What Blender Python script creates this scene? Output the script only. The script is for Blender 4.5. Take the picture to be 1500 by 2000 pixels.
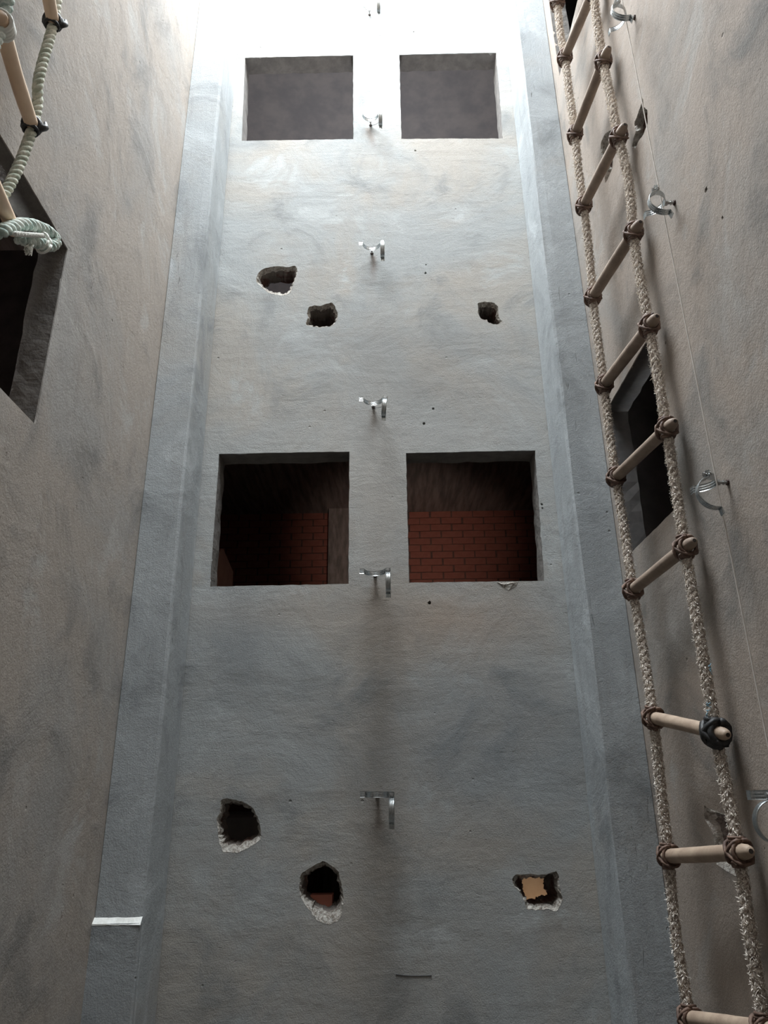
import bpy, bmesh, math, random
from mathutils import Vector, Matrix, noise

# ------------------------------------------------------------------ camera, sky, exposure
sc = bpy.context.scene
col = sc.collection
for o in list(bpy.data.objects):
    bpy.data.objects.remove(o)
F = 1420.0                                   # focal length in pixels of a 1500 x 2000 frame
EYE = Vector((0.0, 0.0, 1.5))
_up = Vector((-55.0, 3655.0, -F)).normalized()
_d = Vector((8.0, -551.7, -F)); _d = (_d - _up * _d.dot(_up)).normalized()
_x = _d.cross(_up)
ROT = Matrix((_x, _d, _up))                  # camera axes -> world axes
cam = bpy.data.cameras.new('camera')
cam.sensor_fit = 'VERTICAL'; cam.sensor_height = 36.0; cam.lens = 36.0 * F / 2000.0
cam.clip_start = 0.05; cam.clip_end = 200
cam_o = bpy.data.objects.new('camera', cam); col.objects.link(cam_o)
cam_o.matrix_world = Matrix.Translation(EYE) @ ROT.to_4x4()
sc.camera = cam_o

D, DP = 3.6, 3.276                           # back wall and pilaster fronts
XL, XR = -1.176, 1.108                       # side walls
YF = -0.9                                    # wall behind the photographer
ZT = 8.0                                     # rim of the open shaft
YO, XO = 1.0, 0.42                           # slabs added in front of and right of these lines shape the sky light

world = bpy.data.worlds.new('sky'); sc.world = world; world.use_nodes = True
bg = world.node_tree.nodes['Background']
bg.inputs['Color'].default_value = (0.88, 0.95, 1.0, 1)
bg.inputs['Strength'].default_value = 41.0
pl = bpy.data.lights.new('sky_opening', 'AREA'); pl.shape = 'RECTANGLE'
pl.size = XO - XL; pl.size_y = D - YO; pl.cycles.is_portal = True
po = bpy.data.objects.new('sky_opening', pl); col.objects.link(po)
po.location = ((XL + XO) / 2, (D + YO) / 2, ZT + 0.01)

def room_fill(name, loc, power, color, radius=0.12):  # unseen fill light for a room behind the openings
    l = bpy.data.lights.new(name, 'POINT'); l.energy = power; l.color = color; l.shadow_soft_size = radius
    o = bpy.data.objects.new(name, l); col.objects.link(o); o.location = loc
sl = bpy.data.lights.new('lower_room_lamp', 'SPOT'); sl.energy = 76.0; sl.color = (1.0, 0.86, 0.78)  # added spot hidden behind the pier, brightens the far bricks and ceiling
sl.spot_size = math.radians(42); sl.spot_blend = 1.0; sl.shadow_soft_size = 0.15
so = bpy.data.objects.new('lower_room_lamp', sl); col.objects.link(so); so.location = (0.0, 4.0, 2.75)
so.rotation_euler = (Vector((0.22, 7.5, 3.95)) - so.location).to_track_quat('-Z', 'Y').to_euler()
room_fill('upper_room_lamp', (-0.02, 5.2, 5.2), 88.0, (0.88, 0.93, 1.0))  # unseen fill added to lift the grey in the upper windows
room_fill('ground_room_lamp', (0.75, 4.05, 0.75), 2.0, (1.0, 0.85, 0.7), 0.05)  # unseen fill added to brighten the tan sheet
room_fill('left_room_lamp', (-2.2, 1.2, 2.2), 3.5, (1.0, 0.8, 0.72))  # unseen fill added to lift the left room out of black

room_fill('lower_room_side_lamp', (-1.9, 4.5, 2.7), 0.5, (1.0, 0.85, 0.75), 0.05)  # unseen fill added to brighten the stand-in board in the lower left window
vs = sc.view_settings
vs.view_transform = 'Standard'; vs.look = 'None'; vs.gamma = 1.0; vs.use_curve_mapping = False
vs.exposure = 0.24
sc.cycles.diffuse_bounces = 6; sc.cycles.max_bounces = 10
random.seed(7)

# ------------------------------------------------------------------ sight lines onto real planes
def ray(px, py):
    return ROT @ Vector((px - 750.0, 1000.0 - py, -F))
def at_y(px, py, Y):
    w = ray(px, py); return EYE + w * (Y / w.y)
def at_x(px, py, X):
    w = ray(px, py); return EYE + w * (X / w.x)

# ------------------------------------------------------------------ materials
def new_mat(name):
    m = bpy.data.materials.new(name); m.use_nodes = True
    nt = m.node_tree
    return m, nt, nt.nodes['Principled BSDF']
class G:
    """small helper around a node tree"""
    def __init__(s, nt): s.nt = nt; s.L = nt.links.new
    def node(s, t, **kw):
        n = s.nt.nodes.new(t)
        for k, v in kw.items(): setattr(n, k, v)
        return n
    def put(s, sock, v):
        if hasattr(v, 'is_linked') or hasattr(v, 'node'): s.L(v, sock)
        else: sock.default_value = v
    def math(s, op, a, b=None, clamp=False):
        n = s.node('ShaderNodeMath', operation=op, use_clamp=clamp)
        s.put(n.inputs[0], a)
        if b is not None: s.put(n.inputs[1], b)
        return n.outputs[0]
    def mix(s, f, a, b, mode='MIX'):
        n = s.node('ShaderNodeMix', data_type='RGBA', blend_type=mode)
        s.put(n.inputs[0], f); s.put(n.inputs[6], a); s.put(n.inputs[7], b)
        return n.outputs[2]
    def noise(s, vec, scale, detail=4, rough=0.55, dist=0.0):
        n = s.node('ShaderNodeTexNoise')
        s.L(vec, n.inputs['Vector']); n.inputs['Scale'].default_value = scale
        n.inputs['Detail'].default_value = detail; n.inputs['Roughness'].default_value = rough
        n.inputs['Distortion'].default_value = dist
        return n.outputs['Fac']
    def ramp(s, v, a, b):
        n = s.node('ShaderNodeMapRange', interpolation_type='SMOOTHSTEP')
        s.put(n.inputs[0], v); n.inputs[1].default_value = a; n.inputs[2].default_value = b
        return n.outputs[0]
    def mapping(s, vec, scale=(1, 1, 1), rot=(0, 0, 0), loc=(0, 0, 0)):
        n = s.node('ShaderNodeMapping'); s.L(vec, n.inputs[0])
        n.inputs['Scale'].default_value = scale; n.inputs['Rotation'].default_value = rot
        n.inputs['Location'].default_value = loc
        return n.outputs[0]
    def obj(s): return s.node('ShaderNodeTexCoord').outputs['Object']

def c4(c, k=1.0): return (c[0] * k, c[1] * k, c[2] * k, 1)

def plaster(name, cool, warm, streak_scale, streak_rot=(0, 0, 0), drips=(), patches=(), warm_bias=0.0, bump=1.0):
    m, nt, b = new_mat(name); g = G(nt); P = g.obj()
    big = g.noise(g.mapping(P, loc=(3.1, 1.7, 0.4)), 1.1, 5, 0.6, 0.4)
    mid = g.noise(g.mapping(P, streak_scale, streak_rot), 1.0, 6, 0.65, 0.3)
    fine = g.noise(P, 150, 3, 0.75)
    warmf = g.ramp(g.math('ADD', big, warm_bias), 0.40, 0.62)
    c = g.mix(warmf, c4(cool), c4(warm))
    cloud = g.noise(g.mapping(P, loc=(7.3, 2.2, 5.4)), 2.6, 5, 0.62, 0.6)
    c = g.mix(g.ramp(cloud, 0.50, 0.74), c, c4([x * 0.68 for x in cool]))
    c = g.mix(g.ramp(cloud, 0.46, 0.30), c, c4([x * 1.22 for x in cool]))
    c = g.mix(g.math('MULTIPLY', g.ramp(mid, 0.52, 0.80), 0.55), c, c4([x * 0.62 for x in warm]))
    c = g.mix(0.5, c, g.mix(fine, (0.5, 0.5, 0.5, 1), (1.5, 1.49, 1.47, 1)), 'MULTIPLY')
    # scratches left by the trowel
    scr = g.noise(g.mapping(P, [x * 7 for x in streak_scale], streak_rot, (1, 5, 2)), 1.0, 3, 0.6, 0.9)
    where = g.ramp(g.noise(g.mapping(P, loc=(9, 4, 1)), 2.1, 3), 0.45, 0.62)
    scrm = g.math('MULTIPLY', g.ramp(scr, 0.66, 0.74), where)
    c = g.mix(g.math('MULTIPLY', scrm, 0.45), c, c4([x * 0.45 for x in warm]))
    # pits
    v = g.node('ShaderNodeTexVoronoi'); g.L(P, v.inputs['Vector']); v.inputs['Scale'].default_value = 9.0
    pit = g.math('MULTIPLY', g.ramp(v.outputs['Distance'], 0.075, 0.03), g.ramp(g.noise(P, 1.7, 2), 0.52, 0.6))
    c = g.mix(g.math('MULTIPLY', pit, 0.6), c, c4([x * 0.35 for x in warm]))
    sx = g.node('ShaderNodeSeparateXYZ'); g.L(P, sx.inputs[0])
    wob = g.math('MULTIPLY', g.math('SUBTRACT', g.noise(P, 5, 3), 0.5), 0.10)
    for (ax, u0, z0, wd, length, amount, tint) in drips:      # dirt that ran down from a drill hole
        u = g.math('SUBTRACT', g.math('ADD', sx.outputs[ax], wob), u0)
        h = g.math('SUBTRACT', z0, sx.outputs[2])
        width = g.math('ADD', g.math('MULTIPLY', h, wd * 0.35), wd)
        gz = g.math('MULTIPLY', g.ramp(h, 0.0, 0.02), g.ramp(h, length, length * 0.2))
        gu = g.math('DIVIDE', u, width)
        gu = g.math('POWER', 2.718, g.math('MULTIPLY', g.math('MULTIPLY', gu, gu), -1.0))
        f = g.math('MULTIPLY', g.math('MULTIPLY', gz, gu), amount)
        c = g.mix(f, c, c4(tint))
    for (ax, u0, z0, ru, rz, amount, tint) in patches:        # soft blotches of tone, brick dust among them
        u = g.math('DIVIDE', g.math('SUBTRACT', g.math('ADD', sx.outputs[ax], wob), u0), ru)
        h = g.math('DIVIDE', g.math('SUBTRACT', g.math('ADD', sx.outputs[2], wob), z0), rz)
        r2 = g.math('ADD', g.math('MULTIPLY', u, u), g.math('MULTIPLY', h, h))
        f = g.math('MULTIPLY', g.math('POWER', 2.718, g.math('MULTIPLY', r2, -1.0)), amount)
        f = g.math('MULTIPLY', f, g.math('ADD', 0.5, g.noise(P, 7, 4)))
        c = g.mix(f, c, c4(tint))
    g.L(c, b.inputs['Base Color'])
    b.inputs['Roughness'].default_value = 0.92
    b.inputs['Specular IOR Level'].default_value = 0.25
    h = g.math('ADD', g.math('MULTIPLY', fine, 0.0026), g.math('MULTIPLY', g.noise(P, 36, 4, 0.6), 0.0022))
    h = g.math('ADD', h, g.math('MULTIPLY', mid, 0.004))
    h = g.math('SUBTRACT', h, g.math('MULTIPLY', scrm, 0.003))
    h = g.math('SUBTRACT', h, g.math('MULTIPLY', pit, 0.004))
    h = g.math('ADD', h, g.math('MULTIPLY', cloud, 0.012))
    bn = g.node('ShaderNodeBump'); bn.inputs['Strength'].default_value = bump; bn.inputs['Distance'].default_value = 1.0
    g.L(h, bn.inputs['Height']); g.L(bn.outputs[0], b.inputs['Normal'])
    return m

def simple(name, c1, c2, scale, rough=0.8, metallic=0.0, bump=0.0, stretch=(1, 1, 1), detail=4):
    m, nt, b = new_mat(name); g = G(nt); P = g.mapping(g.obj(), stretch)
    n = g.noise(P, scale, detail, 0.6)
    g.L(g.mix(g.ramp(n, 0.3, 0.7), c4(c1), c4(c2)), b.inputs['Base Color'])
    b.inputs['Roughness'].default_value = rough; b.inputs['Metallic'].default_value = metallic
    if bump:
        bn = g.node('ShaderNodeBump'); bn.inputs['Distance'].default_value = bump
        g.L(n, bn.inputs['Height']); g.L(bn.outputs[0], b.inputs['Normal'])
    return m

CLAMP_Z = [6.757, 5.676, 4.609, 3.533, 2.547, 1.500]
CX = -0.050
dust = (0.17, 0.125, 0.10)
M_BACK = plaster('back_plaster', (0.335, 0.347, 0.345), (0.36, 0.337, 0.305), (2.2, 2.2, 11), bump=0.75,
                 drips=[(0, CX, z - 0.01, 0.022, 0.26, 0.6, dust) for z in CLAMP_Z[1:]] +
                       [(0, CX + 0.01, 2.5, 0.075, 3.2, 0.55, (0.15, 0.125, 0.098)),
                        (0, CX + 0.03, 4.2, 0.10, 2.4, 0.22, (0.25, 0.215, 0.18))],
                 patches=[(0, 0.36, 2.30, 0.38, 0.16, 0.8, (0.36, 0.29, 0.235)),
                          (0, -0.03, 2.8, 0.14, 0.5, 0.5, (0.36, 0.32, 0.28)),
                          (0, -0.6, 2.35, 0.45, 0.10, 0.5, (0.36, 0.32, 0.28)),
                          (0, 0.45, 1.75, 0.55, 0.35, 0.55, (0.215, 0.235, 0.25)), (0, -0.5, 1.95, 0.4, 0.12, 0.35, (0.22, 0.235, 0.24)), (0, 0.0, 3.2, 1.2, 0.5, 0.45, (0.42, 0.405, 0.38)),
                          (0, -0.75, 2.2, 0.2, 0.25, 0.5, (0.2, 0.215, 0.225)),
                          (0, 0.0, 3.95, 1.1, 0.10, 0.35, (0.24, 0.24, 0.235)),
                          (0, 0.3, 3.70, 0.4, 0.25, 0.35, (0.22, 0.215, 0.205))])
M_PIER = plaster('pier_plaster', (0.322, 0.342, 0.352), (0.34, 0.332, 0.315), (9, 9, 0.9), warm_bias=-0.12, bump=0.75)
M_PIER_LEFT = plaster('left_pier_plaster', (0.362, 0.383, 0.393), (0.38, 0.372, 0.355), (9, 9, 0.9), warm_bias=-0.12, bump=0.75)  # pier plaster lightened, standing in for the stronger light on the left
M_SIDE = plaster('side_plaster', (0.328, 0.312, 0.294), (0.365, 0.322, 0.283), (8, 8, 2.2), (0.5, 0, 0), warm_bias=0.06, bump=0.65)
M_RIGHT = plaster('right_plaster', (0.268, 0.248, 0.227), (0.318, 0.268, 0.228), (8, 8, 2.2), (0.6, 0, 0), warm_bias=0.08, bump=0.7)  # warmer plaster, darkened too because less light reaches the right wall
M_FRONT = simple('unplastered_wall', (0.10, 0.09, 0.08), (0.16, 0.14, 0.13), 6, 0.95)  # unseen front wall, coloured dark to cut the bounced light
M_ROOM_SHADE = simple('dark_rough_brickwork', (0.05, 0.042, 0.038), (0.08, 0.066, 0.06), 7, 0.95)  # shade of the unlit side rooms put into their wall colour
M_SOFF_SHADE = simple('grimy_reveal', (0.075, 0.07, 0.068), (0.11, 0.10, 0.095), 14, 0.95)  # reveal cement darkened, shade under the soffit put into the colour
M_DARK = simple('dim_concrete', (0.16, 0.15, 0.15), (0.22, 0.2, 0.19), 6, 0.9)
M_FLOOR = simple('dark_dirt', (0.05, 0.045, 0.04), (0.09, 0.08, 0.07), 5, 0.95)
M_CEIL = simple('board_marked_concrete', (0.17, 0.14, 0.125), (0.36, 0.29, 0.255), 5.0, 0.9, bump=0.01, stretch=(3.5, 0.35, 1))
M_SOFF = simple('rough_reveal_cement', (0.125, 0.115, 0.105), (0.18, 0.165, 0.15), 14, 0.95, bump=0.01)
M_BRICK = simple('red_brick', (0.30, 0.10, 0.07), (0.40, 0.145, 0.10), 5, 0.9, bump=0.004)
M_MORT = simple('mortar', (0.11, 0.06, 0.05), (0.17, 0.09, 0.07), 20, 0.95)
M_LIP = simple('fresh_white_cement', (0.62, 0.62, 0.58), (0.8, 0.8, 0.77), 30, 0.9, bump=0.002)
M_METAL = simple('galvanised_steel', (0.42, 0.45, 0.46), (0.52, 0.55, 0.56), 60, 0.27, 1.0)
M_STEM = simple('dull_screw_steel', (0.28, 0.27, 0.26), (0.48, 0.48, 0.47), 80, 0.45, 0.9)
M_PLUG = simple('dark_wall_plug', (0.05, 0.028, 0.022), (0.09, 0.05, 0.04), 50, 0.8)
M_BAMBOO = simple('pale_bamboo', (0.31, 0.225, 0.165), (0.43, 0.325, 0.24), 7, 0.62, bump=0.003, stretch=(2, 2, 2))
M_OLD = simple('weathered_bamboo', (0.215, 0.158, 0.12), (0.31, 0.235, 0.18), 7, 0.7, bump=0.003, stretch=(2, 2, 2))
M_POLE = simple('planed_pale_wood', (0.66, 0.47, 0.32), (0.74, 0.55, 0.385), 8, 0.6)
M_HOLE_SHADE = simple('dark_bore', (0.02, 0.014, 0.01), (0.03, 0.02, 0.015), 20, 0.9)  # shade inside the hollow rung ends, as a colour
M_LASH = simple('brown_leather_lashing', (0.07, 0.038, 0.027), (0.20, 0.125, 0.09), 45, 0.7, bump=0.002)
M_RUBBER = simple('black_rubber', (0.012, 0.012, 0.013), (0.03, 0.028, 0.028), 30, 0.55, bump=0.002)
M_STRING = simple('pale_string', (0.55, 0.5, 0.45), (0.65, 0.6, 0.55), 40, 0.9)
M_WIRE = simple('black_wire', (0.015, 0.014, 0.014), (0.03, 0.03, 0.03), 20, 0.6)
M_CARD = simple('brown_card', (0.42, 0.27, 0.16), (0.5, 0.34, 0.21), 9, 0.9)
M_LIGHT_PATCH = simple('reddish_plank', (0.40, 0.20, 0.15), (0.52, 0.28, 0.20), 12, 0.85, stretch=(1, 1, 0.2))  # colour of a lit patch, worn by a stand-in board

def rope_mat(name, light, dark, scale, bump):
    m, nt, b = new_mat(name); g = G(nt); P = g.obj()
    n = g.noise(P, scale, 5, 0.7); n2 = g.noise(P, scale * 0.2, 2)
    c = g.mix(g.ramp(n, 0.36, 0.64), c4(dark), c4(light))
    c = g.mix(g.math('MULTIPLY', n2, 0.4), c, c4([x * 0.7 for x in light]))
    g.L(c, b.inputs['Base Color']); b.inputs['Roughness'].default_value = 0.95
    b.inputs['Specular IOR Level'].default_value = 0.1
    bn = g.node('ShaderNodeBump'); bn.inputs['Distance'].default_value = bump
    g.L(n, bn.inputs['Height']); g.L(bn.outputs[0], b.inputs['Normal'])
    return m
M_JUTE = rope_mat('fuzzy_jute', (0.86, 0.77, 0.68), (0.33, 0.25, 0.20), 100, 0.01)
M_FUZZ = simple('jute_fibre', (0.82, 0.74, 0.65), (0.92, 0.86, 0.78), 60, 0.95)
M_NYLON = rope_mat('green_white_nylon', (0.80, 0.79, 0.68), (0.34, 0.38, 0.30), 30, 0.004)
M_NYLON2 = rope_mat('pale_green_nylon', (0.76, 0.80, 0.74), (0.28, 0.38, 0.34), 30, 0.004)
M_WHITE = simple('white_binding', (0.75, 0.75, 0.70), (0.85, 0.85, 0.8), 40, 0.9)

def broken_mat():
    m, nt, b = new_mat('broken_masonry'); g = G(nt); P = g.obj()
    n = g.noise(P, 38, 5, 0.7, 0.4); n2 = g.noise(P, 11, 3)
    c = g.mix(g.ramp(n2, 0.46, 0.62), c4((0.20, 0.175, 0.155)), c4((0.14, 0.075, 0.06)))
    c = g.mix(g.ramp(n, 0.56, 0.74), c, c4((0.075, 0.055, 0.045)))
    g.L(c, b.inputs['Base Color']); b.inputs['Roughness'].default_value = 0.95
    bn = g.node('ShaderNodeBump'); bn.inputs['Distance'].default_value = 0.02
    g.L(n, bn.inputs['Height']); g.L(bn.outputs[0], b.inputs['Normal'])
    return m
M_BROKEN = broken_mat()
def rim_mat():
    m, nt, b = new_mat('crumbled_mortar_rim'); g = G(nt); P = g.obj()
    n = g.noise(P, 60, 5, 0.75, 0.4)
    c = g.mix(g.ramp(n, 0.42, 0.62), c4((0.62, 0.585, 0.53)), c4((0.28, 0.235, 0.195)))
    c = g.mix(g.ramp(n, 0.62, 0.74), c, c4((0.06, 0.045, 0.04)))
    g.L(c, b.inputs['Base Color']); b.inputs['Roughness'].default_value = 0.95
    bn = g.node('ShaderNodeBump'); bn.inputs['Distance'].default_value = 0.02
    g.L(n, bn.inputs['Height']); g.L(bn.outputs[0], b.inputs['Normal'])
    return m
M_RIM = rim_mat()

# ------------------------------------------------------------------ object helpers
def link(name, me, mats, parent=None, **props):
    o = bpy.data.objects.new(name, me); col.objects.link(o)
    for m in (mats if isinstance(mats, (list, tuple)) else [mats]): me.materials.append(m)
    if parent is not None: o.parent = parent
    for k, v in props.items(): o[k] = v
    return o
def mesh(name, verts, faces, smooth=False):
    me = bpy.data.meshes.new(name); me.from_pydata([tuple(v) for v in verts], [], faces); me.update()
    bm = bmesh.new(); bm.from_mesh(me); bmesh.ops.recalc_face_normals(bm, faces=bm.faces[:]); bm.to_mesh(me); bm.free()
    if smooth:
        for p in me.polygons: p.use_smooth = True
    return me
def box_data(a, b):
    (x0, y0, z0), (x1, y1, z1) = a, b
    v = [(x0, y0, z0), (x1, y0, z0), (x1, y1, z0), (x0, y1, z0), (x0, y0, z1), (x1, y0, z1), (x1, y1, z1), (x0, y1, z1)]
    f = [(0, 3, 2, 1), (4, 5, 6, 7), (0, 1, 5, 4), (1, 2, 6, 5), (2, 3, 7, 6), (3, 0, 4, 7)]
    return v, f
def box(name, a, b, mat, parent=None, **props):
    return link(name, mesh(name, *box_data(a, b)), mat, parent, **props)
def empty(name, loc, **props):
    o = bpy.data.objects.new(name, None); col.objects.link(o); o.location = loc
    o.empty_display_size = 0.1
    for k, v in props.items(): o[k] = v
    return o
class MB:
    def __init__(s): s.v = []; s.f = []; s.mi = []
    def add(s, v, f, mi=0):
        n = len(s.v); s.v += [tuple(p) for p in v]; s.f += [tuple(i + n for i in q) for q in f]; s.mi += [mi] * len(f)
    def build(s, name, mats, parent=None, smooth=False, **props):
        me = mesh(name, s.v, s.f, smooth)
        o = link(name, me, mats, parent, **props)
        if any(s.mi): me.polygons.foreach_set('material_index', s.mi)
        return o
def frames(pts):
    T = []
    for i in range(len(pts)):
        a = pts[max(i - 1, 0)]; b = pts[min(i + 1, len(pts) - 1)]
        T.append((b - a).normalized())
    n = T[0].orthogonal().normalized(); out = []
    for t in T:
        n = (n - t * n.dot(t)).normalized(); out.append((t, n, t.cross(n)))
    return out
def tube(mb, pts, r, sides=6, mi=0, jit=0.0, cap=True, flat=1.0):
    fr = frames(pts); v = []; f = []
    for i, (p, (t, n, b)) in enumerate(zip(pts, fr)):
        rr = r[i] if isinstance(r, (list, tuple)) else r
        for k in range(sides):
            a = 2 * math.pi * k / sides
            q = rr * (1 + (random.uniform(-jit, jit) if jit else 0))
            v.append(p + n * math.cos(a) * q + b * math.sin(a) * q * flat)
    for i in range(len(pts) - 1):
        for k in range(sides):
            f.append((i * sides + k, i * sides + (k + 1) % sides, (i + 1) * sides + (k + 1) % sides, (i + 1) * sides + k))
    if cap:
        f.append(tuple(range(sides))); f.append(tuple((len(pts) - 1) * sides + k for k in range(sides)))
    mb.add(v, f, mi)
def spline(ctrl, step):
    """Catmull-Rom through the control points, evenly sampled"""
    c = [ctrl[0] * 2 - ctrl[1]] + list(ctrl) + [ctrl[-1] * 2 - ctrl[-2]]
    dense = []
    for i in range(1, len(c) - 2):
        for k in range(24):
            t = k / 24.0; p0, p1, p2, p3 = c[i - 1:i + 3]
            dense.append(0.5 * ((2 * p1) + (p2 - p0) * t + (2 * p0 - 5 * p1 + 4 * p2 - p3) * t * t + (3 * p1 - p0 - 3 * p2 + p3) * t ** 3))
    dense.append(ctrl[-1].copy())
    out = [dense[0]]; acc = 0.0
    for a, b in zip(dense, dense[1:]):
        L = (b - a).length; pos = 0.0
        while acc + (L - pos) >= step and L > 0:
            pos += step - acc; acc = 0.0; out.append(a.lerp(b, pos / L))
        acc += L - pos
    if (out[-1] - dense[-1]).length > step * 0.3: out.append(dense[-1])
    return out
def twisted(mb, pts, r, pitch, step, strands=3, sides=6, jit=0.0, mi=0):
    fr = frames(pts)
    for s in range(strands):
        c = []
        for i, (p, (t, n, b)) in enumerate(zip(pts, fr)):
            a = 2 * math.pi * (s / strands + i * step / pitch)
            k = r * 0.50
            c.append(p + n * math.cos(a) * k + b * math.sin(a) * k)
        tube(mb, c, r * 0.56, sides, mi, jit)

# ------------------------------------------------------------------ walls with openings
def P_back(u, v, d=0.0): return Vector((u, D + d, v))
def P_left(u, v, d=0.0): return Vector((XL - d, u, v))
def P_right(u, v, d=0.0): return Vector((XR + d, u, v))
def on_back(pts): return [(p.x, p.z) for p in (at_y(x, y, D) for x, y in pts)]
def on_left(pts): return [(p.y, p.z) for p in (at_x(x, y, XL) for x, y in pts)]
def on_right(pts): return [(p.y, p.z) for p in (at_x(x, y, XR) for x, y in pts)]
def area(p): return 0.5 * sum(a[0] * b[1] - b[0] * a[1] for a, b in zip(p, p[1:] + p[:1]))
def resample(p, n, jit=0.0):
    if area(p) < 0: p = p[::-1]
    cx = sum(a[0] for a in p) / len(p); cy = sum(a[1] for a in p) / len(p)
    s = max(range(len(p)), key=lambda i: (p[i][0] - cx) - abs(p[i][1] - cy) * 2)
    p = p[s:] + p[:s]; q = p + p[:1]
    L = [math.dist(a, b) for a, b in zip(q, q[1:])]; tot = sum(L); out = []
    for i in range(n):
        t = tot * i / n; k = 0
        while t > L[k]: t -= L[k]; k += 1
        f = t / L[k]; a, b = q[k], q[k + 1]
        out.append((a[0] + (b[0] - a[0]) * f + random.uniform(-jit, jit), a[1] + (b[1] - a[1]) * f + random.uniform(-jit, jit)))
    return out
def rect_edge(u0, v0, u1, v1, jit=0.0016, st=0.035):
    out = []
    for (a, b) in (((u0, v0), (u1, v0)), ((u1, v0), (u1, v1)), ((u1, v1), (u0, v1)), ((u0, v1), (u0, v0))):
        n = max(2, int(math.dist(a, b) / st))
        for i in range(n):
            f = i / n; j = jit if i else 0
            out.append((a[0] + (b[0] - a[0]) * f + random.uniform(-j, j), a[1] + (b[1] - a[1]) * f + random.uniform(-j, j)))
    return out
def quad_edge(p, jit=0.0016, st=0.035):
    out = []
    for a, b in zip(p, p[1:] + p[:1]):
        n = max(2, int(math.dist(a, b) / st))
        for i in range(n):
            f = i / n; j = jit if i else 0
            out.append((a[0] + (b[0] - a[0]) * f + random.uniform(-j, j), a[1] + (b[1] - a[1]) * f + random.uniform(-j, j)))
    return out
def wall(name, PF, outer, holes, thick, mat):
    cu = bpy.data.curves.new(name, 'CURVE'); cu.dimensions = '2D'; cu.fill_mode = 'BOTH'; cu.extrude = thick / 2
    for loop in [outer] + holes:
        s = cu.splines.new('POLY'); s.points.add(len(loop) - 1); s.use_cyclic_u = True
        for pt, (u, v) in zip(s.points, loop): pt.co = (u, v, 0, 1)
    tmp = bpy.data.objects.new('tmp', cu); col.objects.link(tmp)
    dg = bpy.context.evaluated_depsgraph_get()
    me = bpy.data.meshes.new_from_object(tmp.evaluated_get(dg)); me.name = name
    bpy.data.objects.remove(tmp); bpy.data.curves.remove(cu)
    for v in me.vertices: v.co = PF(v.co.x, v.co.y, v.co.z + thick / 2)
    me.materials.clear()
    bm = bmesh.new(); bm.from_mesh(me); bmesh.ops.remove_doubles(bm, verts=bm.verts[:], dist=1e-5)
    bmesh.ops.recalc_face_normals(bm, faces=bm.faces[:]); bm.to_mesh(me); bm.free()
    return link(name, me, mat, None, kind='structure')
def centroid(p): return (sum(a[0] for a in p) / len(p), sum(a[1] for a in p) / len(p))
def toward(p, c, k, sub=(0, 0)): return [(c[0] + (a[0] - c[0]) * k + sub[0], c[1] + (a[1] - c[1]) * k + sub[1]) for a in p]
def hole_lining(PF, outline, thick, parent, label, inner=None, shelf=0.16, rimk=0.95):
    """rough broken edge and bore of one knocked-through hole; outline is already resampled"""
    n = len(outline); c = centroid(outline)
    h = max(a[1] for a in outline) - min(a[1] for a in outline)
    def ring(pts, d, j): return [PF(a[0] + random.uniform(-j, j), a[1] + random.uniform(-j, j), d + random.uniform(-j, j)) for a in pts]
    def lower(k, amt):       # pull the ring in, and lift its lower side so a broken slope shows
        out = []
        for a in outline:
            w = max(0.0, min(1.0, (c[1] - a[1]) / (0.42 * h)))
            out.append((c[0] + (a[0] - c[0]) * k, c[1] + (a[1] - c[1]) * k + amt * h * w))
        return out
    inn = resample(inner, n) if inner else lower(0.80, shelf)
    rings = [[PF(a[0], a[1], -0.0005) for a in outline], ring(lower(rimk, shelf * 0.35), 0.008, 0.0035),
             ring(lower(0.86, shelf * 0.75), 0.032, 0.006), ring(lower(0.82, shelf), 0.07, 0.006),
             ring(inn, thick + 0.01, 0.005)]
    rim = MB(); v = [p for r in rings[:3] for p in r]
    rim.add(v, [(i * n + k, i * n + (k + 1) % n, (i + 1) * n + (k + 1) % n, (i + 1) * n + k) for i in range(2) for k in range(n)])
    ro = rim.build('broken_hole', M_RIM, parent, label=label)
    bore = MB(); v = [p for r in rings[2:] for p in r]
    bore.add(v, [(i * n + k, i * n + (k + 1) % n, (i + 1) * n + (k + 1) % n, (i + 1) * n + k) for i in range(2) for k in range(n)])
    bore.build('bore', M_BROKEN, ro)
    return ro
def crop(pts, ox, oy, s): return [(ox + x * s, oy + y * s) for x, y in pts]

TH = 0.12
# window outlines on the back wall (u = x, v = z)
W_UL = [(-0.907, 5.556), (-0.166, 5.556), (-0.167, 6.346), (-0.928, 6.338)]
W_UR = [(0.153, 5.552), (0.828, 5.542), (0.838, 6.352), (0.157, 6.344)]
W_LL = [(-0.897, 2.503), (-0.186, 2.507), (-0.184, 3.258), (-0.900, 3.256)]
W_LR = [(0.124, 2.509), (0.817, 2.507), (0.836, 3.248), (0.126, 3.244)]
H1 = crop([(455, 310), (470, 265), (520, 238), (600, 222), (680, 232), (715, 222), (745, 225), (758, 265), (735, 320), (715, 395), (690, 430), (640, 443), (540, 420), (480, 370), (447, 335)], 380, 460, .2667)
H2 = crop([(822, 580), (835, 525), (870, 512), (930, 515), (960, 500), (1010, 490), (1030, 515), (1045, 560), (1048, 600), (1030, 640), (1000, 665), (930, 675), (870, 668), (815, 658), (820, 630), (832, 600)], 380, 460, .2667)
H3 = crop([(932, 450), (980, 440), (1040, 448), (1065, 470), (1070, 520), (1080, 560), (1098, 570), (1070, 590), (1040, 592), (1005, 580), (990, 564), (950, 552), (932, 520)], 660, 460, .2933)
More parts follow.
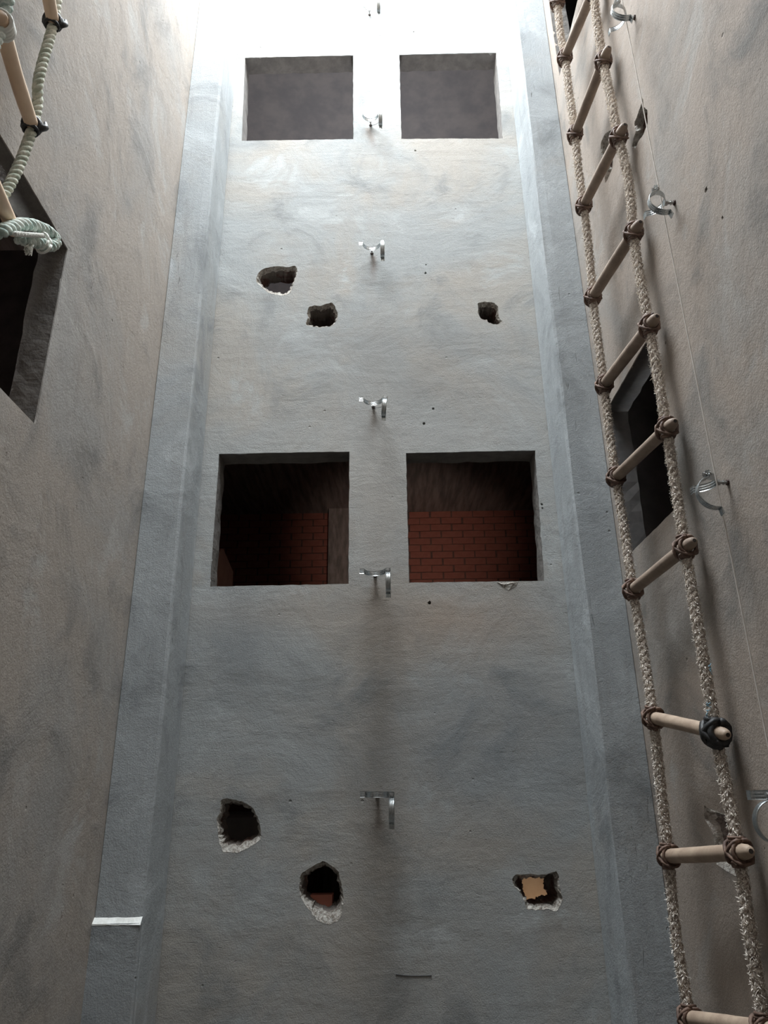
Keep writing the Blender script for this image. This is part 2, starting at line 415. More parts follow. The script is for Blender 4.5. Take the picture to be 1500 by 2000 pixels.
H4 = crop([(195, 150), (240, 145), (300, 155), (370, 180), (430, 220), (465, 290), (478, 340), (490, 440), (450, 475), (390, 512), (310, 548), (210, 540), (185, 480), (175, 420), (170, 370), (160, 300), (185, 250)], 380, 1520, .2667)
H5 = crop([(770, 720), (790, 690), (850, 650), (940, 605), (1010, 640), (1055, 690), (1080, 800), (1090, 880), (1085, 980), (1060, 1040), (990, 1072), (900, 1045), (840, 965), (790, 900), (765, 830)], 380, 1520, .2667)
H6 = crop([(1090, 740), (1110, 710), (1200, 705), (1300, 710), (1390, 690), (1405, 720), (1410, 800), (1432, 880), (1390, 955), (1330, 940), (1240, 945), (1185, 938), (1172, 880), (1150, 835), (1110, 790)], 680, 1500, .2933)
H6_IN = crop([(1152, 742), (1230, 727), (1297, 732), (1300, 790), (1330, 845), (1270, 853), (1240, 868), (1185, 880), (1168, 820)], 680, 1500, .2933)
back_holes = [resample(on_back(h), 56, 0.0022) for h in (H1, H2, H3, H4, H5, H6)]
def drill(PF_on, px, py, r=0.008):
    (u, v), = PF_on([(px, py)])
    return [(u + r * math.cos(a) * random.uniform(.7, 1.2), v + r * math.sin(a) * random.uniform(.7, 1.2)) for a in [k * math.pi / 4 for k in range(8)]]
drills = [drill(on_back, x, y, r) for x, y, r in ((808, 62, .008), (811, 294, .008), (832, 517, .006), (831, 533, .008), (846, 798, .009), (828, 827, .009), (839, 1177, .010), (1058, 985, .007), (1059, 992, .006))]
back = wall('wall_back', P_back, [(-1.19, 0), (1.13, 0), (1.13, ZT), (-1.19, ZT)],
            [quad_edge(w) for w in (W_UL, W_UR, W_LL, W_LR)] + back_holes + drills, TH, M_BACK)
labels = ['wide broken hole, leftmost of the upper three in the back wall', 'ragged broken hole, middle of the upper three', 'small broken hole at the right of the upper three',
          'round broken hole at the left of the lower three', 'tall broken hole with a brick stub, middle of the lower three', 'broken hole showing a tan sheet, right of the lower three']
inn6 = [(p.x, p.z) for p in (at_y(x, y, D + TH + 0.01) for x, y in H6_IN)]
holes_o = []
for i, h in enumerate(back_holes):
    holes_o.append(hole_lining(P_back, h, TH, back, labels[i], inner=inn6 if i == 5 else None, shelf=(.13, .08, .06, .09, .17, .06)[i], rimk=(.95, .97, .97, .94, .94, .95)[i]))
# brick stub inside the tall hole
a = at_y(607, 1768, 3.69); b = at_y(650, 1746, 3.69)
box('brick', (a.x, 3.66, a.z - 0.02), (b.x, 3.74, b.z), M_BRICK, holes_o[4])

# left wall
LW = [(1.45, 2.684), (2.181, 2.684), (2.188, 3.432), (1.45, 3.432)]
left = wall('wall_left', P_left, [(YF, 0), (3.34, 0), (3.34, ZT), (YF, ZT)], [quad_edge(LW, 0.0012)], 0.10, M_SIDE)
# right wall
RW = [(2.53, 2.497), (3.19, 2.497), (3.185, 3.256), (2.53, 3.254)]
RW2 = [(2.50, 5.56), (3.18, 5.56), (3.18, 6.34), (2.50, 6.34)]
HA = crop([(685, 630), (690, 700), (715, 710), (717, 800), (690, 870), (650, 930), (635, 970), (615, 955), (625, 900), (640, 860), (630, 800), (650, 750), (675, 680)], 1050, 0, .3)
HB = crop([(440, 870), (470, 850), (490, 850), (503, 900), (507, 960), (492, 1010), (487, 1090), (465, 1150), (437, 1200), (440, 1120), (412, 1000), (412, 930)], 1050, 0, .3)
HD = crop([(845, 680), (870, 700), (975, 740), (1000, 860), (1050, 960), (1080, 1060), (1040, 1110), (980, 1080), (920, 1040), (915, 940), (900, 850), (850, 770)], 1100, 1350, .325)
HE = crop([(745, 1885), (800, 1890), (910, 1970), (960, 2030), (880, 2080), (760, 2050)], 1100, 1350, .325)
r_holes = [resample(on_right(h), 44, 0.002) for h in (HA, HB, HD, HE)]
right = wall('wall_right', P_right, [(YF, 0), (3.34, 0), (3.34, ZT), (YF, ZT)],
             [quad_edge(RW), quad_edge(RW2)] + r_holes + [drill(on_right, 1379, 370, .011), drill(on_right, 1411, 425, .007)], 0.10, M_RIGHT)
for h, lb in zip(r_holes, ('long slanted hole beside the string', 'dark slanted hole behind the upper rungs', 'broken hole behind the second lowest rung', 'broken hole behind the lowest rung')):
    hole_lining(P_right, h, 0.10, right, lb, shelf=0.10)
front = wall('wall_front', lambda u, v, d=0: Vector((u, YF - d, v)), [(XL - .1, 0), (XR + .1, 0), (XR + .1, ZT), (XL - .1, ZT)], [], 0.1, M_FRONT)
box('floor', (XL - .1, YF - .1, -0.12), (XR + .1, D + TH, 0.0), M_FLOOR, None, kind='structure')

# ------------------------------------------------------------------ window reveals
def reveal(name, PF, quad, thick, label, mat=None):
    c = centroid(quad); v = []; f = []
    n = 14
    loop = []
    for a, b in zip(quad, quad[1:] + quad[:1]):
        for i in range(n): loop.append((a[0] + (b[0] - a[0]) * i / n, a[1] + (b[1] - a[1]) * i / n))
    N = len(loop)
    for d, inset, j in ((0.004, 0.001, 0.0), (thick * 0.5, 0.004, 0.0015), (thick + 0.004, 0.006, 0.004)):
        for (u, w) in loop:
            k = inset + random.uniform(-j, j)
            du = k if u < c[0] else -k; dw = k if w < c[1] else -k
            v.append(PF(u + du, w + dw, d + random.uniform(-j, j)))
    for i in range(2):
        for k in range(N): f.append((i * N + k, i * N + (k + 1) % N, (i + 1) * N + (k + 1) % N, (i + 1) * N + k))
    return link(name, mesh(name, v, f), mat or M_SOFF, None, kind='structure', label=label)
reveal('window_1', P_back, W_UL, TH, 'upper left unglazed window opening in the back wall')
reveal('window_2', P_back, W_UR, TH, 'upper right unglazed window opening in the back wall')
reveal('window_3', P_back, W_LL, TH, 'lower left unglazed window opening in the back wall')
reveal('window_4', P_back, W_LR, TH, 'lower right unglazed window opening, red brick behind')
reveal('window_5', P_left, LW, 0.10, 'unglazed window opening in the left wall behind the rope end')
reveal('window_6', P_right, RW, 0.10, 'unglazed window opening in the right wall behind the ladder', M_SOFF_SHADE)
reveal('window_7', P_right, RW2, 0.10, 'unglazed window opening at the top of the right wall')
# crumbled bit under the lower right window
mbx = MB()
ch = on_back(crop([(1035, 988), (1060, 1010), (1090, 1030), (1120, 1047), (1150, 1030), (1172, 1018), (1185, 988)], 680, 860, .28))
cc = centroid(ch)
vv = [P_back(u, v, -0.001) for u, v in ch] + [P_back(cc[0] + (u - cc[0]) * .6, cc[1] + (v - cc[1]) * .6 + .003, -0.010 + random.uniform(-.004, .004) + .006) for u, v in ch]
n = len(ch)
mbx.add(vv, [(k, (k + 1) % n, n + (k + 1) % n, n + k) for k in range(n)] + [tuple(range(n, 2 * n))])
mbx.build('chipped_plaster', M_RIM, back, label='crumbled pale plaster under the lower right window')

# ------------------------------------------------------------------ pilasters in the corners
def sweep(name, prof, z0, z1, mat, jit, step=0.05, **props):
    """vertical pier: profile (x, y, free) pushed up with hand-plastered unevenness on its free corners"""
    nz = int((z1 - z0) / step) + 1; n = len(prof); v = []; f = []
    for i in range(nz):
        z = z0 + (z1 - z0) * i / (nz - 1)
        for k, (x, y, fr) in enumerate(prof):
            w = Vector((0.0, k * 3.7, z * 1.3))
            a = noise.noise(w) * jit * fr + noise.noise(w * 9) * jit * 0.25 * fr
            b = noise.noise(w + Vector((5, 0, 0))) * jit * fr
            v.append((x + a, y + b, z))
    for i in range(nz - 1):
        for k in range(n):
            f.append((i * n + k, i * n + (k + 1) % n, (i + 1) * n + (k + 1) % n, (i + 1) * n + k))
    f.append(tuple(range(n))); f.append(tuple((nz - 1) * n + k for k in range(n)))
    return link(name, mesh(name, v, f), mat, None, kind='structure', **props)
xl = -0.981; xr = 0.921
pl_prof = [(XL - .01, DP + .012, 0), (XL + .001, DP + .006, 0), (XL + .0025, DP, .2), (XL + .06, DP - .001, .4), (xl - .05, DP - .002, .4), (xl - .012, DP, 1), (xl - .004, DP + .004, 1), (xl, DP + .014, 1), (xl + .001, DP + .10, .5), (xl - .004, DP + .22, .5), (xl - .005, D - .005, .3), (xl - .012, D - .002, .3), (xl - .014, D + .01, 0), (XL - .01, D + .01, 0)]
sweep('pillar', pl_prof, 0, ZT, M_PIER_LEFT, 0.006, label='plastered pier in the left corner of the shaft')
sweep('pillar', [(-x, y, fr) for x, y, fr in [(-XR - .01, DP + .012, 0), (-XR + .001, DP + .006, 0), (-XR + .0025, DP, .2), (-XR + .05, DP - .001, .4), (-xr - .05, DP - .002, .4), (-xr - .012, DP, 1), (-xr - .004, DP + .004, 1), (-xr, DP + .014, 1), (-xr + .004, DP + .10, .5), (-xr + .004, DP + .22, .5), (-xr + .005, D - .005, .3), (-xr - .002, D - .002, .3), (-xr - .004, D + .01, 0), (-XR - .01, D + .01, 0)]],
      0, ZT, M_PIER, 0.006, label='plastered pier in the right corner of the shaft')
low = [(XL - .01, DP - .020, 0), (XL + .06, DP - .020, .3), (xl - .05, DP - .020, .3), (xl - .010, DP - .018, 1), (xl - .003, DP - .010, 1), (xl - .004, DP + .02, .3), (XL - .01, DP + .02, 0)]
base = sweep('pillar_base', low, 0, 1.040, M_PIER, 0.003, label='thicker base of the left corner pier below its white ledge')
lm = MB()
nx = 12; x0, x1 = XL, xl - .003
vv = []
for k in range(nx + 1):
    x = x0 + (x1 - x0) * k / nx; s = k / nx
    j = noise.noise(Vector((x * 30, 0, 0))) * .002
    vv += [(x, DP + .004, 1.060), (x, DP - .002, 1.058 + j), (x, DP - .0205 + j, 1.040 - .006 * s + j), (x, DP - .0205, 1.034)]
lm.add(vv, [(k * 4 + i, k * 4 + i + 1, k * 4 + 5 + i, k * 4 + 4 + i) for k in range(nx) for i in range(3)])
lm.build('ledge', M_LIP, base, label='bright white cement ledge')
# ------------------------------------------------------------------ rooms behind the openings
KS = dict(kind='structure')
YB = 7.5
far = box('wall_far', (-3.0, YB, 0), (2.6, YB + .12, ZT), M_MORT, None, **KS)
box('wall_deep', (-3.1, 10.0, 0), (2.7, 10.1, ZT), M_DARK, None, **KS)
box('wall_room_left', (-3.1, D + TH, 0), (-3.0, 10.1, ZT), M_DARK, None, **KS)
box('wall_room_right', (2.6, D + TH, 0), (2.7, 10.1, ZT), M_DARK, None, **KS)
box('wall_back_left_end', (-3.1, D, 0), (-1.19, D + TH, ZT), M_DARK, None, **KS)
box('wall_back_right_end', (1.13, D, 0), (2.7, D + TH, ZT), M_DARK, None, **KS)
for nm, z, mt in (('ceiling_ground', 1.23, M_DARK), ('ceiling_lower', 4.41, M_CEIL), ('ceiling_upper', 7.2, M_DARK)):
    box(nm, (-3.0, D + TH + (1.4 if z < 2 else .22 if z < 7 else 0), z), (2.6, 10.0, z + .14), mt, None, **KS)
box('floor_ground', (-3.0, D + TH, -.12), (2.6, 10.0, 0), M_DARK, None, **KS)
box('roof_slab', (-3.1, D + TH, ZT - .02), (2.7, 10.1, ZT + .1), M_DARK, None, kind='structure')
box('ceiling', (XL - .1, YF - .1, ZT), (XR + .1, YO, ZT + .14), M_DARK, None, kind='structure')  # unseen slab added to narrow the sky light towards the back wall
box('ceiling', (XO, YO, ZT), (XR + .1, D + TH, ZT + .14), M_DARK, None, kind='structure')  # unseen slab added so that more sky light lands on the left
box('pillar', (-0.60, YB - .14, 0), (-0.36, YB, 4.41), M_CEIL, None, kind='structure', label='concrete column against the brick wall of the lower room')
# side rooms: three walls and slabs each
for nm, s, X0, y0, y1 in (('left', -1, XL - .10, 0.6, 3.3), ('right', 1, XR + .10, 1.7, 3.55)):
    X1 = X0 + s * 1.9
    a, b = min(X0, X1), max(X0, X1)
    box('wall_%s_room_far' % nm, ((X1 - .05), y0, 0), ((X1 + .05), y1, ZT), M_ROOM_SHADE, None, **KS)
    box('wall_%s_room_back' % nm, (a, y1, 0), (b, y1 + .1, ZT), M_ROOM_SHADE, None, **KS)
    box('wall_%s_room_front' % nm, (a, y0 - .1, 0), (b, y0, ZT), M_ROOM_SHADE, None, **KS)
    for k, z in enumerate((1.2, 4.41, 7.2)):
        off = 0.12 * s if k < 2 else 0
        box('ceiling_%s_room' % nm, (min(X0 + off, X1), y0, z), (max(X0 + off, X1), y1, z + .14), M_CEIL if k == 1 else M_ROOM_SHADE, None, **KS)
# bricks of the lower room's far wall, one by one
bme = None; bw, bh = 0.222, 0.068
for r in range(14):
    z = 4.41 - 0.078 * (r + 1) + 0.005
    for k in range(17):
        x = -1.95 + k * 0.234 + (0.117 if r % 2 else 0)
        if bme is None:
            v, f = box_data((-bw / 2, 0, 0), (bw / 2, .05, bh)); bme = mesh('brick', v, f)
            bme.materials.append(M_BRICK)
        o = bpy.data.objects.new('brick', bme); col.objects.link(o); o.parent = far
        o.location = (x + random.uniform(-.004, .004), YB - .014 + random.uniform(-.004, .004), z + random.uniform(-.002, .002))
        o.rotation_euler = (0, random.uniform(-.006, .006), random.uniform(-.01, .01)); o.scale = (random.uniform(.96, 1.0), 1, 1)

def board(name, pts, thick, mat, **props):
    n = len(pts); v = [p for p in pts] + [p + Vector((0, thick, 0)) for p in pts]
    f = [tuple(range(n)), tuple(range(2 * n - 1, n - 1, -1))] + [(k, (k + 1) % n, n + (k + 1) % n, n + k) for k in range(n)]
    return link(name, mesh(name, v, f), mat, None, **props)
pk = [at_y(x, y, 5.2) for x, y in ((431, 1072), (455, 1116))]  # board added in place of a patch of light inside the room
board('plank', [pk[0], pk[0] + Vector((.02, 0, 0)), pk[1], Vector((pk[1].x + .02, 5.2, 1.371)), Vector((pk[0].x - .06, 5.2, 1.371)), Vector((pk[0].x - .05, 5.2, pk[0].z - .16))], .02, M_LIGHT_PATCH,
      label='reddish brown plank end seen in the bottom left corner of the lower left window', category='plank')
ca = at_y(1040, 1740, 4.3)
board('cardboard_sheet', [Vector((ca.x - .28, 4.3, 0)), Vector((ca.x + .28, 4.3, 0)), Vector((ca.x + .28, 4.3, ca.z + .2)), Vector((ca.x - .27, 4.3, ca.z + .19))], .01, M_CARD,
      label='tan sheet seen through the lower right broken hole', category='sheet')

# ------------------------------------------------------------------ split pipe clamps
RC = 0.052
PROF = [(-.0125, .0), (-.0095, .0014), (-.004, .0002), (.0, .0012), (.004, .0002), (.0095, .0014), (.0125, .0)]
def half_ring(sign):
    """half ring in the xy plane bulging to sign*y, with flat ears along x"""
    mb = MB(); path = []
    path.append((Vector((RC + .024, sign * .0012, 0)), Vector((0, sign, 0))))
    path.append((Vector((RC + .006, sign * .0012, 0)), Vector((0, sign, 0))))
    for k in range(0, 25):
        a = math.pi * k / 24
        o = Vector((math.cos(a), sign * math.sin(a), 0)); p = o * RC
        if k in (0, 24): p = Vector((p.x, sign * .003, 0))
        path.append((p, o))
    path.append((Vector((-RC - .006, sign * .0012, 0)), Vector((0, sign, 0))))
    path.append((Vector((-RC - .024, sign * .0012, 0)), Vector((0, sign, 0))))
    n = len(PROF); v = []; f = []
    t = 0.0022
    for p, o in path:
        for (z, h) in PROF: v.append(p + o * (h + t) + Vector((0, 0, z)))
        for (z, h) in PROF[::-1]: v.append(p + o * h + Vector((0, 0, z)))
    m = 2 * n
    for i in range(len(path) - 1):
        for k in range(m): f.append((i * m + k, i * m + (k + 1) % m, (i + 1) * m + (k + 1) % m, (i + 1) * m + k))
    f.append(tuple(range(m))); f.append(tuple((len(path) - 1) * m + k for k in range(m)))
    mb.add(v, f)
    return mb
def hexa(mb, c, axis, r, h, mi=0):
    p = [c - axis * h / 2, c + axis * h / 2]; tube(mb, p, r, 6, mi)
def me_of(mb, nm, mat, smooth=False):
    me = mesh(nm, mb.v, mb.f, smooth); me.materials.append(mat); return me
ME_FIX = me_of(half_ring(1), 'fixed_half', M_METAL); ME_LOOSE = me_of(half_ring(-1), 'loose_half', M_METAL)
# the loose half's origin sits at its hinge bolt
for v in ME_LOOSE.vertices: v.co.x -= RC + .014
Y = Vector((0, 1, 0))
mb = MB(); tube(mb, [Vector((0, -.012, 0)), Vector((0, .014, 0))], .0042, 8); hexa(mb, Vector((0, -.009, 0)), Y, .0085, .005); hexa(mb, Vector((0, .008, 0)), Y, .008, .006)
ME_BOLT = me_of(mb, 'hinge_bolt', M_STEM)
STEM = 0.042
mb = MB(); hexa(mb, Vector((0, RC + .008, 0)), Y, .0105, .011); tube(mb, [Vector((0, RC + .002, 0)), Vector((0, RC + STEM + .02, 0))], .0052, 8)
hexa(mb, Vector((0, RC + .027, 0)), Y, .0085, .005)
ME_STEM = me_of(mb, 'stem', M_STEM)
mb = MB(); tube(mb, [Vector((0, RC + STEM - .006, 0)), Vector((0, RC + STEM + .004, 0))], [.009, .012], 9)
ME_PLUG = me_of(mb, 'wall_plug', M_PLUG)
def clamp(loc, rz, swing, lean, label, group, tilt=0.0, wire=False):
    r = empty('pipe_clamp', loc, label=label, category='pipe clamp', group=group)
    r.rotation_euler = (0, tilt, rz)
    def part(nm, me, par=r, loc=(0, 0, 0), rot=(0, 0, 0)):
        o = bpy.data.objects.new(nm, me); col.objects.link(o); o.parent = par; o.location = loc; o.rotation_mode = 'ZYX'; o.rotation_euler = rot; return o
    part('fixed_half', ME_FIX); part('stem', ME_STEM); part('wall_plug', ME_PLUG)
    lo = part('loose_half', ME_LOOSE, r, (RC + .014, -.001, 0), (lean, swing, 0))
    part('hinge_bolt', ME_BOLT, lo)
    if wire:
        w = MB(); tube(w, spline([Vector((-.004, RC + STEM - .004, -.004)), Vector((.03, RC + STEM - .02, -.016)), Vector((.06, .05, -.02))], .01), .0012, 5)
        w.build('tie_wire', M_WIRE, r)
    return r
GB = 'pipe clamps in a column on the back wall'; GR = 'pipe clamps in a column on the right wall'
CY = D - RC - STEM
DN = -math.pi / 2
for z, sw, tl, lb, wr in zip([z + .0 for z in CLAMP_Z], (DN, DN, DN + .02, DN + .10, DN + .02, DN), (.0, 0, -.01, -.02, -.02, .02),
        ('galvanised pipe clamp on the back wall above the upper windows, washed out by light',
         'galvanised pipe clamp on the pier between the two upper windows',
         'galvanised pipe clamp on bare back wall, level with the top of the upper broken holes',
         'galvanised pipe clamp just above the two lower windows, wire tied to its stem',
         'galvanised pipe clamp between the bottom corners of the two lower windows',
         'lowest galvanised pipe clamp on the back wall, right of the round broken hole'), (0, 1, 0, 1, 0, 0)):
    clamp((CX, CY, z), 0, sw, 0.0, lb, GB, tl, bool(wr))
for (px, py), sw, ln, lb in zip(((1240, 34), (1318, 396), (1422, 942), (1532, 1552)), (DN - .10, DN - .08, DN - .08, DN), (.32, .28, .16, 0),
        ('galvanised pipe clamp at the top of the right wall, highest on the string',
         'galvanised pipe clamp on the right wall next to the small drill hole',
         'galvanised pipe clamp on the right wall, right of the window behind the ladder',
         'galvanised pipe clamp on the right wall cut off by the right edge of the picture')):
    p = at_x(px, py, XR)
    if py > 1500: p.y = 2.14
    clamp((XR - RC - STEM, p.y, p.z), DN, sw, ln, lb, GR)

# ------------------------------------------------------------------ string and wall wire
mb = MB(); tube(mb, [Vector((1.037, 2.082, z)) for z in (7.98, 6, 4, 2, .02)], .0021, 6)
mb.build('plumb_string', M_STRING, None, label='thin pale string hanging straight down the right wall through the clamps', category='string')
wp = [at_y(x, y, D - .0012) for x, y in ((773, 1903), (790, 1905), (815, 1906), (843, 1905))]
mb = MB(); tube(mb, spline(wp, .02), .0018, 6)
mb.build('wire', M_WIRE, None, label='short curved black wire lying flat near the foot of the back wall', category='wire')

# ------------------------------------------------------------------ bamboo rope ladder on the right
def rung_mesh(a, b, r, over_a, over_b, taper=True, bore=True):
    t = (b - a).normalized(); A = a - t * over_a; B = b + t * over_b; L = (B - A).length
    st = [0, .006, .02, .05] if taper else [0, .004, .02, .05]
    rr = [r * .50, r * .64, r * .84, r] if taper else [r * .9, r, r, r]
    ss = st + [L * f for f in (.25, .4, .5, .6, .75)] + [L - s for s in st[::-1]]
    rad = rr + [r * random.uniform(.98, 1.03) for _ in range(5)] + rr[::-1]
    bend = t.orthogonal().normalized() * random.uniform(-.004, .004)
    pts = [A + t * s + bend * math.sin(math.pi * s / L) for s in ss]
    mb = MB(); tube(mb, pts, rad, 14)
    hb = []
    if bore:
        for P, s in ((B, 1), (A, -1)):
            q = MB(); tube(q, [P - t * s * .004, P + t * s * .0012], r * .30, 8); hb.append(q)  # solid dark disc drawn for the shade inside the hollow end
    return mb, hb
def lashing(mb, c, ax, up, r_r, r_rope, fat=1.0):
    """strips wound round the rung on both sides of the rope, and round the rope above and below"""
    side = ax.cross(up).normalized()
    def loop(cen, e1, e2, ra, rb, w, tw, n=18, turns=1.0):
        pts = []
        for k in range(n + 1):
            a = 2 * math.pi * turns * k / n
            pts.append(cen + e1 * math.cos(a) * ra * random.uniform(.97, 1.06) + e2 * math.sin(a) * rb * random.uniform(.97, 1.06) + tw * (k / n - .5))
        tube(mb, pts, w, 6, 0, .18)
    for s in (-1, 1):
        loop(c + ax * s * (r_rope + .004), up, side, r_r + .005, r_r + .006, .0055 * fat, ax * .008)
    e = (up + ax * .8).normalized(); e2 = (up - ax * .8).normalized()
    loop(c, e, side, r_r + .020, r_r + .014, .0055 * fat, ax * .01)
    loop(c, e2, side, r_r + .020, r_r + .014, .0055 * fat, ax * .006)
    loop(c + up * (r_r + .012), ax, side, r_rope + .004, r_rope + .004, .0050 * fat, up * .014, 20, 1.5)
    loop(c - up * (r_r + .010), ax, side, r_rope + .004, r_rope + .004, .0060 * fat, up * .012, 20, 1.5)
def fibres(mb, pts, r, per, ln, rnd):
    fr = frames(pts)
    for i, (p, (t, n, b)) in enumerate(zip(pts, fr)):
        for _ in range(per):
            a = rnd.uniform(0, 2 * math.pi); o = n * math.cos(a) + b * math.sin(a); s = t.cross(o)
            q = p + o * r * rnd.uniform(.75, 1.0) + t * rnd.uniform(-.004, .004); L = ln * rnd.uniform(.4, 1.2)
            d = (o * rnd.uniform(.05, .5) + t * rnd.uniform(-1, 1) + s * rnd.uniform(-1, 1)).normalized()
            m = q + d * L * .5 + o * L * .15; w = (s + t * rnd.uniform(-.6, .6)) * rnd.uniform(.0007, .0016)
            mb.add([q - w, q + w, m + w * .8, m - w * .8, q + d * L], [(0, 1, 2, 3), (3, 2, 4)])

XA, XB = 1.000, 1.052
rungs_px = [((1123, 262), (1178, 120)), ((1140, 402), (1208, 268)), ((1158, 580), (1237, 455)), ((1180, 752), (1268, 637)), ((1203, 932), (1302, 838)),
            ((1236, 1152), (1338, 1070)), ((1276, 1402), (1398, 1430)), ((1306, 1672), (1443, 1664)), ((1348, 1990), (1496, 2012))]
J = [(at_x(*a, XA), at_x(*b, XB)) for a, b in rungs_px]
first = (at_x(1103, 112, XA), at_x(1158, -18, XB))
J = [first] + J
dz = 0.42
for k in range(1, 4):
    J.insert(0, (J[0][0] + Vector((0, -.01, dz)), J[0][1] + Vector((0, 0, dz))))
J = [j for j in J if j[0].z < ZT + .3]
lastA = J[-1][0] + Vector((0, .01, -.4)); lastB = J[-1][1] + Vector((0, .01, -.4))
ladder = empty('rope_ladder', (1.0, 2.6, 0.3), label='long jute rope ladder with bamboo rungs hanging along the right wall', category='ladder')
inv = Matrix.Translation((-1.0, -2.6, -0.3))
def under(o, root): o.parent = root; o.matrix_parent_inverse = Matrix.Translation(-root.location); return o
def wavy(ctrl, amp, seed):
    out = []
    for i, c in enumerate(ctrl):
        out.append(c)
        if i < len(ctrl) - 1:
            m = c.lerp(ctrl[i + 1], .5); k = Vector((noise.noise(Vector((i * 3.3, seed, 0))), noise.noise(Vector((i * 3.3, seed, 7))), 0)) * amp
            out.append(m + k)
    return out
RR, RUNG = 0.0175, 0.0235
rnd = random.Random(3)
for s, last in ((0, lastA), (1, lastB)):
    ctrl = wavy([j[s] for j in J] + [last], .02, s * 11)
    step = .006; pts = spline(ctrl, step)
    mb = MB(); twisted(mb, pts, RR * 1.02, .085, step, 3, 7, .20)
    under(mb.build('side_rope', M_JUTE, None, smooth=True), ladder)
    fb = MB(); fibres(fb, pts, RR * 1.12, 20, .013, rnd)
    under(fb.build('rope_fibres', M_FUZZ, None, kind='stuff'), ladder)
    # a few scraps of blue thread caught in the near rope
    if s == 1:
        tb = MB()
        for q in (at_x(1389, 1305, XB - .02), at_x(1384, 1378, XB - .02), at_x(1383, 1390, XB - .02)):
            for _ in range(5):
                e = q + Vector((rnd.uniform(-.01, .01), rnd.uniform(-.01, .01), rnd.uniform(-.02, .02)))
                tube(tb, [q, q.lerp(e, .5) + Vector((-.006, -.004, 0)), e], .0012, 4)
        under(tb.build('blue_thread', simple('blue_thread', (0.16, 0.30, 0.38), (0.25, 0.42, 0.5), 40, .9), None, kind='stuff'), ladder)
for i, (a, b) in enumerate(J):
    mb, hb = rung_mesh(a, b, RUNG * rnd.uniform(.96, 1.06), .056, .066)
    ro = under(mb.build('rung', M_BAMBOO if i >= len(J) - 3 else M_OLD, None, smooth=True), ladder)
    for q in hb: q.build('bore', M_HOLE_SHADE, ro)  # dark discs drawn for the shade inside the hollow rung ends
    t = (b - a).normalized()
    for P, s in ((a, 0), (b, 1)):
        lb = MB()
        black = s == 1 and i == len(J) - 3
        lashing(lb, P, t, Vector((0, 0, 1)), RUNG, RR, 2.1 if black else 1.0)
        under(lb.build('lashing', M_RUBBER if black else M_LASH, None, smooth=True), ladder)

# ------------------------------------------------------------------ green nylon ladder on the left
lad2 = empty('rope_ladder', (-1.1, 1.6, 3.0), label='short end of a green and white rope ladder with wooden rungs, top left', category='ladder')
X2 = -1.10
rp = [(118, -60), (111, 0), (105, 42), (96, 78), (84, 120), (74, 165), (73, 205), (64, 246), (52, 285), (32, 335), (8, 378), (-14, 402), (-22, 430)]
c2 = [at_x(x, y, X2) for x, y in rp]
c2 = [c2[0] + Vector((.01, .0, 1.2)), c2[0] + Vector((0, 0, .5))] + c2
st = .004
pts = spline(c2, st); mb = MB(); twisted(mb, pts, .0165, .072, st, 3, 8, .05)
under(mb.build('side_rope', M_NYLON, None, smooth=True), lad2)
e1a, e1b = at_x(62, 243, X2), at_x(3, 48, -.97)
dR = e1b - e1a
up0, up1 = at_x(103, 40, X2), None
up1 = up0 + dR
lo0 = at_x(26, 448, X2); lo1 = lo0 + dR
lc = [up1 + Vector((0.0, 0, .9)), up1 + Vector((.01, 0, .35)), up1, (up1 + e1b) / 2 + Vector((.012, -.02, 0)), e1b, (e1b + lo1) / 2 + Vector((-.004, -.03, 0)), lo1, lo1 + Vector((0, -.02, -.08))]
pts = spline(lc, st); mb = MB(); twisted(mb, pts, .0165, .072, st, 3, 8, .05)
under(mb.build('side_rope', M_NYLON2, None, smooth=True), lad2)
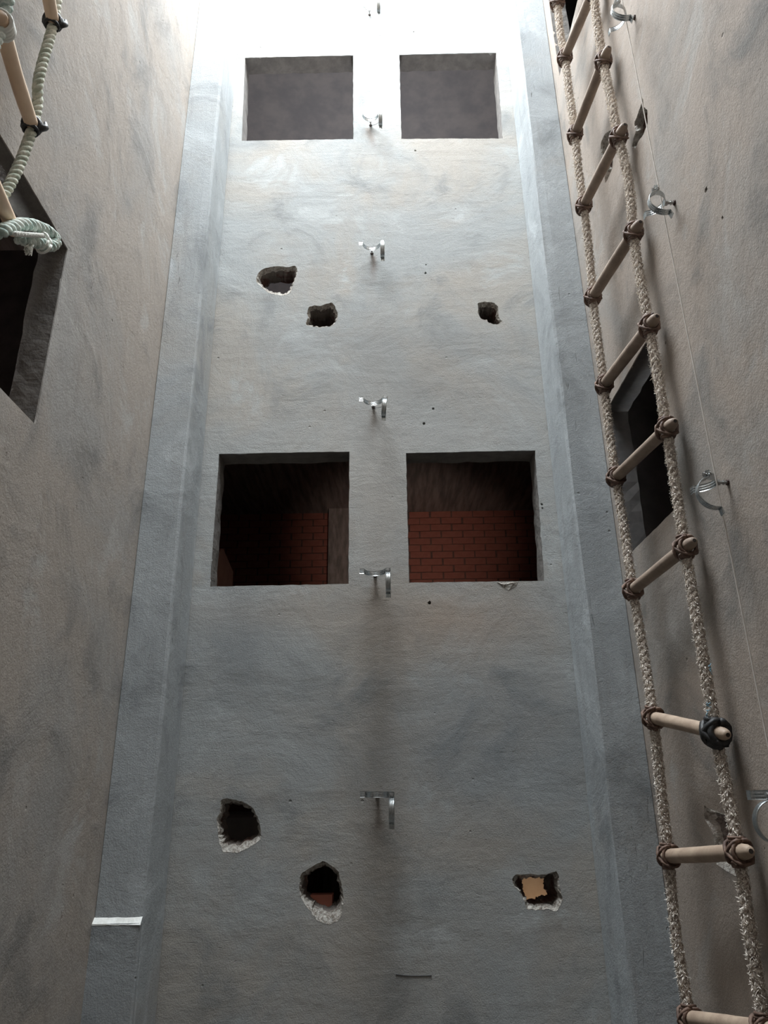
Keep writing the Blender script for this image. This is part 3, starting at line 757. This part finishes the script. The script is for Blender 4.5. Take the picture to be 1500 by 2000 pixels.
for i, (a, b) in enumerate(((up0, up1), (e1a, e1b), (lo0, lo1))):
    mb, hb = rung_mesh(a, b, .0205, .012, .03, False, False)
    under(mb.build('rung', M_POLE, None, smooth=True), lad2)
    t = (b - a).normalized()
    if i < 2:
        lb = MB(); 
        side = t.cross(Vector((0, 0, 1))).normalized(); upv = side.cross(t).normalized()
        for off, rad in ((-.012, .0245), (-.002, .0265), (.006, .024)):
            ring = [a + t * off + upv * math.cos(q) * rad * random.uniform(.94, 1.08) + side * math.sin(q) * rad * random.uniform(.94, 1.08) for q in [2 * math.pi * k / 16 for k in range(17)]]
            tube(lb, ring, .0075, 6, 0, .15)
        # the strap also crosses the rope, knotted on its right side
        kn = a + Vector((.026, .012, -.002))
        tube(lb, [kn + Vector((-.02, 0, -.012)), kn, kn + Vector((.008, .01, .012)), kn + Vector((.002, .012, .034))], [.010, .013, .010, .006], 8, 0, .2)
        ring = [a + Vector((0, 0, -.024)) + Vector((math.cos(q), math.sin(q), 0)) * .0215 for q in [2 * math.pi * k / 14 for k in range(15)]]
        tube(lb, ring, .006, 6, 0, .15)
        under(lb.build('strap', M_RUBBER, None, smooth=True), lad2)
        wb = MB()
        ring = [b + t * off + upv * math.cos(q) * .026 + side * math.sin(q) * .026 for off, q in [(-.03 + .05 * k / 60, 2 * math.pi * k / 14) for k in range(61)]]
        tube(wb, ring, .0065, 6, 0, .1)
        under(wb.build('white_binding', M_WHITE, None, smooth=True), lad2)
# the loose tail, doubled back and bound
XT = -1.055
tail = [(-30, 440, -1.09), (-20, 458, -1.08), (0, 452, XT), (22, 444, XT), (44, 438, XT), (68, 441, XT), (90, 450, XT), (105, 462, XT), (109, 472, XT + .005), (100, 480, XT + .01), (82, 477, XT + .012), (60, 470, XT + .012), (36, 465, XT + .008)]
tp = spline([at_x(x, y, X) for x, y, X in tail], st)
mb = MB(); twisted(mb, tp, .0185, .085, st, 3, 8, .06)
tail_o = under(mb.build('rope_tail', M_NYLON2, None, smooth=True, label='doubled-back pale green tail of the rope'), lad2)
bb = MB()
rw = [at_x(28 + k * 1.45, 456.5 + k * .11, XT + .034) for k in range(40)]
twisted(bb, spline(rw, .003), .0075, .022, .003, 2, 7, .05)
for o in (.0, .01):
    c = at_x(80, 470, XT + .012) + Vector((0, o, 0))
    tube(bb, [c + Vector((math.cos(q) * .022, o, math.sin(q) * .03)) for q in [2 * math.pi * k / 14 for k in range(15)]], .0045, 6, 0, .1)
b_o = bb.build('whipping', M_WHITE, None, smooth=True); b_o.parent = tail_o
fz = MB()
for (px, py) in ((55, 488), (112, 474)):
    c = at_x(px, py, XT + .02)
    top = at_x(px + 8, py - 12, XT + .015) if px < 90 else c
    for _ in range(60):
        e = c + Vector((rnd.gauss(0, .006), rnd.gauss(0, .006), rnd.gauss(0, .008)))
        tube(fz, [top, top.lerp(e, .5) + Vector((rnd.gauss(0, .003), 0, rnd.gauss(0, .003))), e], .0016, 4)
f_o = fz.build('frayed_end', M_WHITE, None, kind='stuff'); f_o.parent = tail_o
